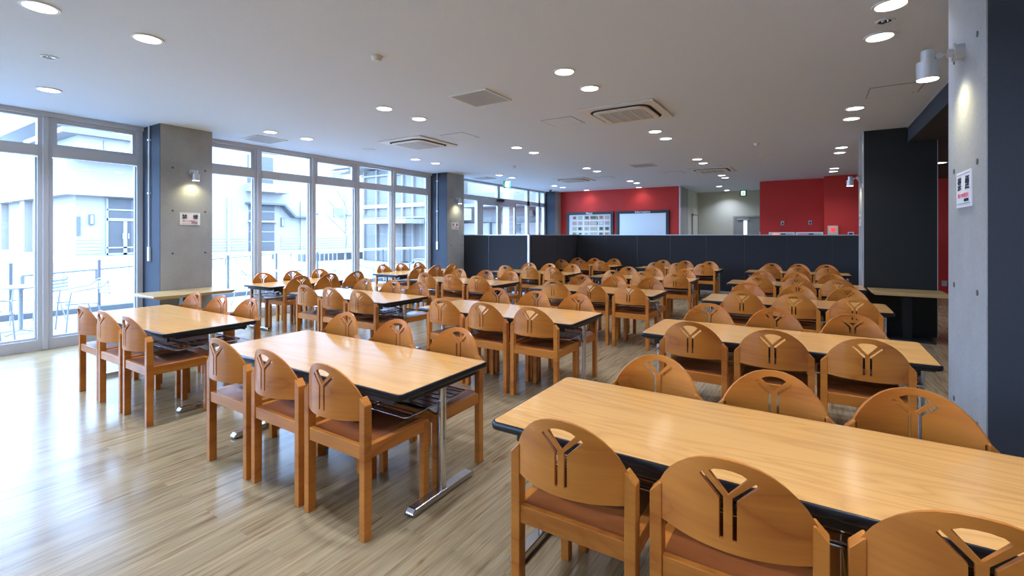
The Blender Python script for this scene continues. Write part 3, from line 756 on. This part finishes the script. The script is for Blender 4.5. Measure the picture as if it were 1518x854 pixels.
def table(x, y, rz, label, group='rectangular dining tables'):
    t = thing('dining_table', label, 'table', (x, y, 0), rz, group)
    link('tabletop', TB['top'], t); link('edge_band', TB['edge'], t)
    for s in (-1, 1):
        link('pole', TB['pole'], t, (s*.91, 0, 0)); f = link('foot', TB['foot'], t, (s*.91, 0, 0)); link('foot_pad', TB['pad'], f)
        link('mounting_bar', TB['plate'], t, (s*.90, 0, 0)); link('shelf_bracket', TB['brk'], t, (s*.883, 0, 0))
    link('under_beam', TB['beam'], t); link('underside_board', TB['under'], t); link('apron', TB['apron'], t); link('shelf_frame', TB['frame'], t)
    for k in range(9): link('shelf_rod', TB['rod'], t, (0, -.24+k*.06, 0))
    for k in (-.55, 0, .55): link('shelf_crossbar', TB['cross'], t, (k, 0, 0))

# tables along X: (row name, n from the front, x centre, y centre, near chair dx, far chair dx)
LR = [-.47, .07, .62]
tabs = [
    ('left row', 'first', -5.49, 2.145, (-.30, .25, .80), (-.52, .05, .60)),
    ('centre row', 'first', -2.745, 2.125, (-.47, .074, .626), (-.60, .02, .62)),
    ('right row', 'first', -.245, 2.11, (-.51, .035, .58), (-.47, .09, .62)),
    ('left row', 'second', -5.30, 4.35, (-.35, .18, .73), (-.43, .17, .70)),
    ('centre row', 'second', -2.82, 4.335, (-.44, .10, .64), (-.48, .07, .62)),
    ('right row', 'second', -.26, 4.34, (-.52, .03, .56), (-.57, -.02, .55)),
    ('left row', 'third', -5.29, 6.70, (-.40, .18, .73), (-.50, .14, .68)),
    ('centre row', 'third', -2.75, 6.72, (-.44, .14, .70), (-.46, .11, .67)),
    ('right row', 'third', -.22, 6.72, (-.47, .05, .60), (-.52, .06, .60)),
    ('left row', 'fourth', -5.18, 9.10, (-.40, .18, .74), (-.42, .10, .68)),
    ('centre row', 'fourth', -2.74, 9.05, (-.40, .16, .73), (-.45, .06, .66)),
    ('right row', 'fourth', -.26, 9.13, (-.47, .08, .60), (-.46, .03, .54)),
    ('left row', 'fifth', -5.25, 11.98, (-.42, .14, .68), (-.40, .08, .66)),
    ('centre row', 'fifth', -2.75, 11.98, (-.42, .10, .66), (-.52, .04, .62)),
    ('right row', 'fifth', -.28, 11.98, (-.47, .04, .56), (-.50, .04, .53)),
]
def spaced(d, m=.522):
    a, b, c = d
    return (min(a, b-m), b, max(c, b+m))
POS = ['left', 'middle', 'right']
for row, n_, x, y, near, far in tabs:
    where = f'{n_} table of the {row}'
    jx = -.035 if n_ == 'first' and row != 'left row' else 0
    table(x, y, 0, f'oak laminate table with black edge, {n_} from the front in the {row}')
    g = f'chairs at the {n_} table of the {row}'
    near, far = spaced(near), spaced(far)
    for i, dx in enumerate(near): place_chair(x+dx+random.uniform(-.004, .004), y-.535+random.uniform(-.01, .01), math.radians(random.uniform(-1.2, 1.2)), f'wooden Y-slot chair, {POS[i]} of the near side, {where}', g)
    for i, dx in enumerate(far): place_chair(x+dx+random.uniform(-.004, .004), y+.465+random.uniform(-.01, .015), PI+math.radians(random.uniform(-1.5, 1.5)), f'wooden Y-slot chair, {POS[i]} of the far side, {where}', g)
for n_, x, y in (('nearer', -7.55, 5.17), ('farther', -7.50, 7.84)):
    where = f'{n_} table along the windows'
    table(x, y, PI/2, f'oak laminate table with black edge, {n_} of the two along the windows')
    g = f'chairs at the {n_} window table'
    for i, dy in enumerate((-.56, -.01, .55)):
        q = ('first', 'second', 'third')[i]
        place_chair(x-.475, y+dy, -PI/2, f'wooden Y-slot chair, back to the glass, {q} from the front, {where}', g)
        place_chair(x+.53, y+dy+.0, PI/2, f'wooden Y-slot chair, room side, {q} from the front, {where}', g)

# ------------------------------------------------------------------ outdoors: terrace
struct('terrace_floor', B(-12.35, -8.80, -14, 17, -.15, -.05), 'pave', label='pale terrace paving outside the windows')
tag(B(-12.62, -12.35, -14, 17.5, -.2, .055).build('curb', 'curb'), 'pale stone curb under the terrace railing', 'curb', kind='structure')
tag(MB().add([(-12.62, -40, -.12), (-12.62, 90, -.12), (-90, 90, .75), (-90, -40, .75)], [(0, 1, 2, 3)]).add([(-8.8, 17, -.05), (-12.62, 17, -.12), (-12.62, 90, -.12), (-8.8, 90, -.05)], [(0, 1, 2, 3)]).build('ground', 'pave'), 'pale paved yard beyond the terrace', 'ground', kind='structure')
t = thing('terrace_railing', 'steel railing with slim posts along the terrace edge', 'railing', (-12.48, 0, 0))
for k in range(-5, 12): B(-.02, .02, 2.39+1.28*k-.022, 2.39+1.28*k+.022, .05, 1.0).build('post', 'curb', t)
MB().tube([(0, -4.5, 1.04), (0, 17.4, 1.04)], .024, 8).build('handrail', 'alu', t)
B(-.008, .008, -4.5, 17.4, .985, 1.0).build('rail_web', 'alu', t)
t = thing('ramp_railing', 'slim handrail of the ramp beyond the terrace railing', 'railing', (0, 0, 0))
a, b = Vector((-19.0, 3.87, .35)), Vector((-30.2, 20.4, .35))
MB().tube([a, b], .03, 6).build('handrail', 'curb', t)
for k in range(9):
    p = a.lerp(b, k/8); B(p.x-.04, p.x+.04, p.y-.04, p.y+.04, -.12, .34).build('post', 'curb', t)
t = thing('picket_fence', 'row of short white pickets in the yard', 'fence', (-22, 0, 0))
pk = B(-.02, .02, -.02, .02, 0, .60).mesh('picket', 'exw')
for k in range(46): link('picket', pk, t, (0, 4.7+k*.267, 0))
B(-.02, .02, 4.6, 17, .60, .63).build('rail', 'exw', t)

def terrace_chair(x, y, rz, label):
    t = thing('terrace_chair', label, 'chair', (x, y, -.05), rz, 'aluminium terrace chairs')
    for s in (-1, 1):
        MB().tube([(s*.26, .50, 0), (s*.26, .47, .42), (s*.27, .44, .64), (s*.27, .30, .665), (s*.27, .05, .70), (s*.24, -.05, .80)], .012, 8).build('side_frame', 'talu', t, smooth=True)
        MB().tube([(s*.23, .50, .45), (s*.23, .10, .43), (s*.25, -.02, .0)], .012, 8).build('leg', 'talu', t, smooth=True)
    MB().tube([(-.24, -.05, .80), (-.12, -.10, .82), (.12, -.10, .82), (.24, -.05, .80)], .012, 8).build('top_rail', 'talu', t, smooth=True)
    for k in range(7): B(-.23, .23, .09+k*.058, .132+k*.058, .43, .438).build('slat', 'talu', t)
    for k in range(4): B(-.225+0*k, .225, -.075+.006*k, -.062+.006*k, .56+k*.058, .60+k*.058).build('slat', 'talu', t)
def terrace_table(x, y, label):
    t = thing('terrace_table', label, 'table', (x, y, -.05), 0, 'round aluminium terrace tables')
    MB().cyl((0, 0, .735), .35, .02, 32).build('tabletop', 'talu', t, smooth=True)
    MB().cyl((0, 0, .06), .03, .675, 12).build('pedestal', 'talu', t, smooth=True)
    for k in range(4):
        a = PI/4+k*PI/2; MB().tube([(0, 0, .07), (.30*math.cos(a), .30*math.sin(a), .02)], .018, 6).build('foot', 'talu', t)
terrace_table(-10.65, 2.15, 'round aluminium table outside, nearest the left border')
terrace_chair(-10.35, 3.05, PI, 'silver terrace chair facing the nearest outdoor table from the right')
terrace_chair(-11.45, 2.75, PI*.75, 'silver terrace chair behind the nearest outdoor table')
terrace_chair(-9.75, 1.35, .1, 'silver terrace chair cut by the left border')
terrace_chair(-11.1, 4.6, .3, 'silver terrace chair seen just left of the first pillar')
terrace_table(-10.3, 6.55, 'round aluminium table outside the second window bay')
terrace_chair(-10.6, 5.5, 0, 'silver terrace chair left of the second outdoor table')
terrace_chair(-10.2, 7.6, PI, 'silver terrace chair right of the second outdoor table')
terrace_table(-10.5, 9.6, 'round aluminium table outside the farther window bay')
terrace_chair(-10.6, 8.6, 0, 'silver terrace chair left of the third outdoor table')
terrace_chair(-10.2, 10.7, PI, 'silver terrace chair right of the third outdoor table')

# ------------------------------------------------------------------ outdoors: white building
X = -37.9
b = thing('white_building', 'large white building with overhanging upper storey across the yard', 'building', (0, 0, 0))
B(X-16, X, 9.55, 17.0, 3.97, 6.2).build('upper_storey', 'exw', b)
B(X-40, X-16.01, 9.55, 16.9, 3.97, 6.2).build('upper_storey', 'exw', b)
B(X-16, X-.7, 10.2, 17.0, 0, 3.97).build('lower_wall', 'exw', b)
B(X-40, X-16, 12.6, 16.9, 0, 3.97).build('lower_wall', 'exw', b)
B(X-16, X-.0, 17.0, 52, 0, 14).build('main_wall', 'exw', b)
for k, z in enumerate((.30, .52, .74, .96, 1.18)):
    B(X-.7, X-.66, 10.2, 11.45, z, z+.19).build('cladding_board', 'exw', b); B(X, X+.04, 17.2, 20.3, z, z+.19).build('cladding_board', 'exw', b); B(X, X+.04, 23.2, 50, z, z+.19).build('cladding_board', 'exw', b)
for x in (-48.2, -44.8, -54.5): B(x-.55, x+.55, 9.8, 12.6, 0, 3.97).build('fin_wall', 'exw', b)
for x0, x1 in ((-51.6, -48.9), (-47.4, -45.5), (-44.1, -41.5)):
    wnd = B(x0, x1, 12.5, 12.6, .3, 3.7).build('window', 'exgl2', b)
    for k in range(1, 3): B(x0+(x1-x0)*k/3-.05, x0+(x1-x0)*k/3+.05, 12.44, 12.5, .3, 3.7).build('mullion', 'exw', wnd)
    for z in (.9, 1.6, 2.3, 3.0): B(x0, x1, 12.42, 12.48, z-.04, z+.04).build('crossbar', 'exw', wnd)
dr = B(X-.75, X-.64, 11.75, 13.6, .2, 3.9).build('entrance_door', 'exgl', b)
for y0, y1, z0, z1 in ((11.7, 13.6, 3.1, 3.2), (11.7, 13.6, 2.42, 2.60), (11.7, 13.6, .2, .32), (11.7, 13.6, .62, .72), (11.68, 11.78, .2, 3.9), (12.58, 12.78, .2, 2.45)): B(X-.64, X-.58, y0, y1, z0, z1).build('door_bar', 'exw', dr)
for y in (12.55, 12.85): B(X-.58, X-.52, y-.02, y+.02, 1.25, 1.6).build('door_handle', 'alu', dr)
def walllamp(y, x, z0, z1):
    o = B(x, x+.10, y-.13, y+.13, z0, z1).build('wall_lantern', 'curb', b); B(x+.10, x+.12, y-.07, y+.07, z0+.06, z1-.06).build('lantern_glass', 'exw', o)
walllamp(10.95, X-.66, 2.15, 2.8); walllamp(23.3, X+.02, 2.2, 2.95)
B(X-.66, X-.62, 10.25, 10.42, 1.45, 2.65).build('name_plate', 'curb', b)
# stacked windows of the main wall
for z0, z1 in ((3.48, 4.05), (2.72, 3.37), (.15, 2.50)):
    wd = B(X-.02, X+.06, 20.5, 22.6, z0, z1).build('window', 'exgl', b)
    B(X+.06, X+.10, 21.25, 21.4, z0, z1).build('mullion', 'exw', wd)
    if z0 < 1:
        for z in (.95, 1.75): B(X+.06, X+.09, 20.5, 22.6, z-.03, z+.03).build('crossbar', 'exw', wd)
B(X, X+.3, 20.4, 22.8, 2.52, 2.66).build('sill_band', 'exw', b)
cp = MB().prism([(20.2, 4.10), (23.2, 4.10), (24.2, 3.12), (25.8, 3.12), (25.8, 2.98), (24.1, 2.98), (23.1, 3.95), (20.2, 3.95)], X, X+.7, 'x').build('bent_canopy', 'curb', b)
B(X, X+1.2, 20.2, 23.4, 4.95, 5.6).build('balcony', 'exw', b)
rl = MB().tube([(X+1.15, 20.2, 6.5), (X+1.15, 23.4, 6.5)], .03, 6).build('balcony_rail', 'curb', b)
for k in range(9): MB().tube([(X+1.15, 20.3+k*.38, 5.6), (X+1.15, 20.3+k*.38, 6.5)], .015, 5).build('baluster', 'curb', rl)
for y0, y1 in ((20.4, 20.9), (21.25, 22.5)): B(X-.02, X+.05, y0, y1, 5.62, 7.9).build('window', 'exgl', b)
B(X-.02, X+.05, 20.4, 22.9, 8.2, 9.0).build('window', 'exgl', b)
B(X-.02, X+.05, 28.4, 29.5, 3.15, 4.05).build('window', 'exgl2', b); B(X-.02, X+.05, 28.4, 29.5, 6.7, 8.1).build('window', 'exgl2', b)
for y in (18.95, 25.1, 31.5): B(X, X+.12, y-.12, y+.12, 0, 4.4).build('pilaster', 'exw', b)
for y in (26.0, 29.8): 
    o = MB().tube([(X, y, 3.4), (X+.5, y, 3.4)], .03, 6).build('floodlight', 'curb', b); B(X+.4, X+.7, y-.35, y+.35, 3.28, 3.42).build('lamp_box', 'curb', o)
# roof pavilion and tall left block
rp = B(-44, -36.2, 9.0, 15.5, 7.44, 7.75).build('roof_slab', 'exsh', b)
B(-44, -36.7, 9.8, 15.5, 6.2, 7.44).build('roof_wall', 'exw', b)
for y in (11.0, 12.6, 14.3): B(-36.7, -36.67, y-.02, y+.02, 6.2, 7.3).build('panel_joint', 'curb', b)
lb = thing('tall_grey_block', 'tall pale block with a projecting roof at the upper left', 'building', (0, 0, 0))
B(-90, -60, 17.01, 30, 0, 13.0).build('block_wall', 'exw', lb)
B(-90, -58.5, 14.5, 30, 13.0, 13.5).build('roof_slab', 'exsh', lb)
for k in range(6):
    x = -78+k*2.6; B(x, x+.9, 16.9, 17.01, 8.3, 10.8).build('window', 'exgl2', lb)

# glass corner building, further right
g = thing('glass_building', 'glazed corner building with white canopy beyond the bare tree', 'building', (0, 0, 0))
B(-22.6, -15.9, 19.15, 30, 0, 5.3).build('core', 'exgl2', g)
for x in (-22.6, -21.5, -20.5, -19.4, -18.6, -17.6, -16.6): B(x-.05, x+.05, 19.02, 19.15, 0, 5.3).build('mullion', 'exw', g)
for y in (20.5, 22, 24): B(-22.7, -22.6, y-.05, y+.05, 0, 5.3).build('mullion', 'exw', g)
for z0, z1 in ((3.05, 3.28), (4.9, 5.0), (2.45, 2.52)): B(-22.65, -15.9, 19.0, 19.12, z0, z1).build('floor_band', 'exw', g)
B(-21.4, -17.7, 17.6, 19.0, 2.12, 2.36).build('canopy', 'exw', g)
B(-19.25, -18.85, 18.0, 18.4, -.05, 2.12).build('canopy_column', 'exw', g)
B(-24.5, -15.9, 17.9, 30, 5.4, 5.55).build('roof_slab', 'exw', g)
for k in range(4): B(-24.5, -22.7, 18+k*.8, 18.1+k*.8, 5.2, 5.3).build('louvre', 'exw', g)
g2 = thing('entrance_annexe', 'pale blue-grey annexe seen through the entrance glazing', 'building', (0, 0, 0))
B(-15.9, -8.0, 20.0, 30, 0, 2.13).build('lower_wall', 'exw', g2)
B(-15.9, -8.0, 20.05, 30, 2.17, 3.70).build('upper_wall', 'exgl2', g2)
B(-14.05, -13.95, 19.9, 20.0, 0, 2.17).build('dark_joint', 'curb', g2); B(-14.0, -8, 19.95, 20.02, 2.12, 2.18).build('dark_joint', 'curb', g2)
B(-15.9, -14.95, 19.6, 20.0, 2.28, 2.93).build('window_band', 'exw', g2)
B(-15.9, -8.0, 20.5, 30, 3.7, 6.5).build('parapet', 'exw', g2)
B(-14.8, -8.0, 18.2, 20.4, 2.86, 3.02).build('canopy', 'exsh', g2)
B(-12.2, -11.85, 18.4, 18.8, 0, 6).build('canopy_column', 'exw', g2)
for x in (-13.15, -11.5): MB().cyl((x, 19.85, 2.42), .16, .30, 14, r2=.10).build('dome_lamp', 'exw', g2, smooth=True)
ps = B(-12.55, -12.2, 19.96, 20.0, 1.62, 2.06).build('posted_notice', 'curb', g2)

# planting strip and bare tree
tag(B(-24.5, -23.9, 16.0, 25.5, -.1, .42).build('planting_kerb', 'curb'), 'low dark planting kerb below the bare tree', 'kerb', kind='structure')
t = thing('bare_tree', 'slim leafless tree in the yard between the buildings', 'tree', (-23.2, 18.2, -.1))
rnd = random.Random(3)
tr = MB(); tr.tube([(0, 0, 0), (.02, 0, 1.2), (-.06, .05, 2.1), (-.02, 0, 3.2), (.05, -.03, 4.1)], [.09, .075, .055, .035, .012], 7); tr.build('trunk', 'bark', t)
def branch(mb, p, d, L, r, depth):
    q = p+d*L*.5+Vector((rnd.uniform(-.05, .05), rnd.uniform(-.05, .05), .03)); e = p+d*L
    mb.tube([p, q, e], [r, r*.75, r*.45], 5)
    if depth:
        for _ in range(3):
            nd = (d+Vector((rnd.uniform(-.6, .6), rnd.uniform(-.6, .6), rnd.uniform(-.1, .6)))).normalized()
            branch(mb, p.lerp(e, rnd.uniform(.45, 1)), nd, L*.62, r*.5, depth-1)
for k in range(13):
    z = 1.3+k*.21; a = k*2.4; mb = MB()
    branch(mb, Vector((0, 0, z)), Vector((math.cos(a), math.sin(a), .75)).normalized(), 1.5-.07*k, .028, 2)
    mb.build('branch', 'bark', t)
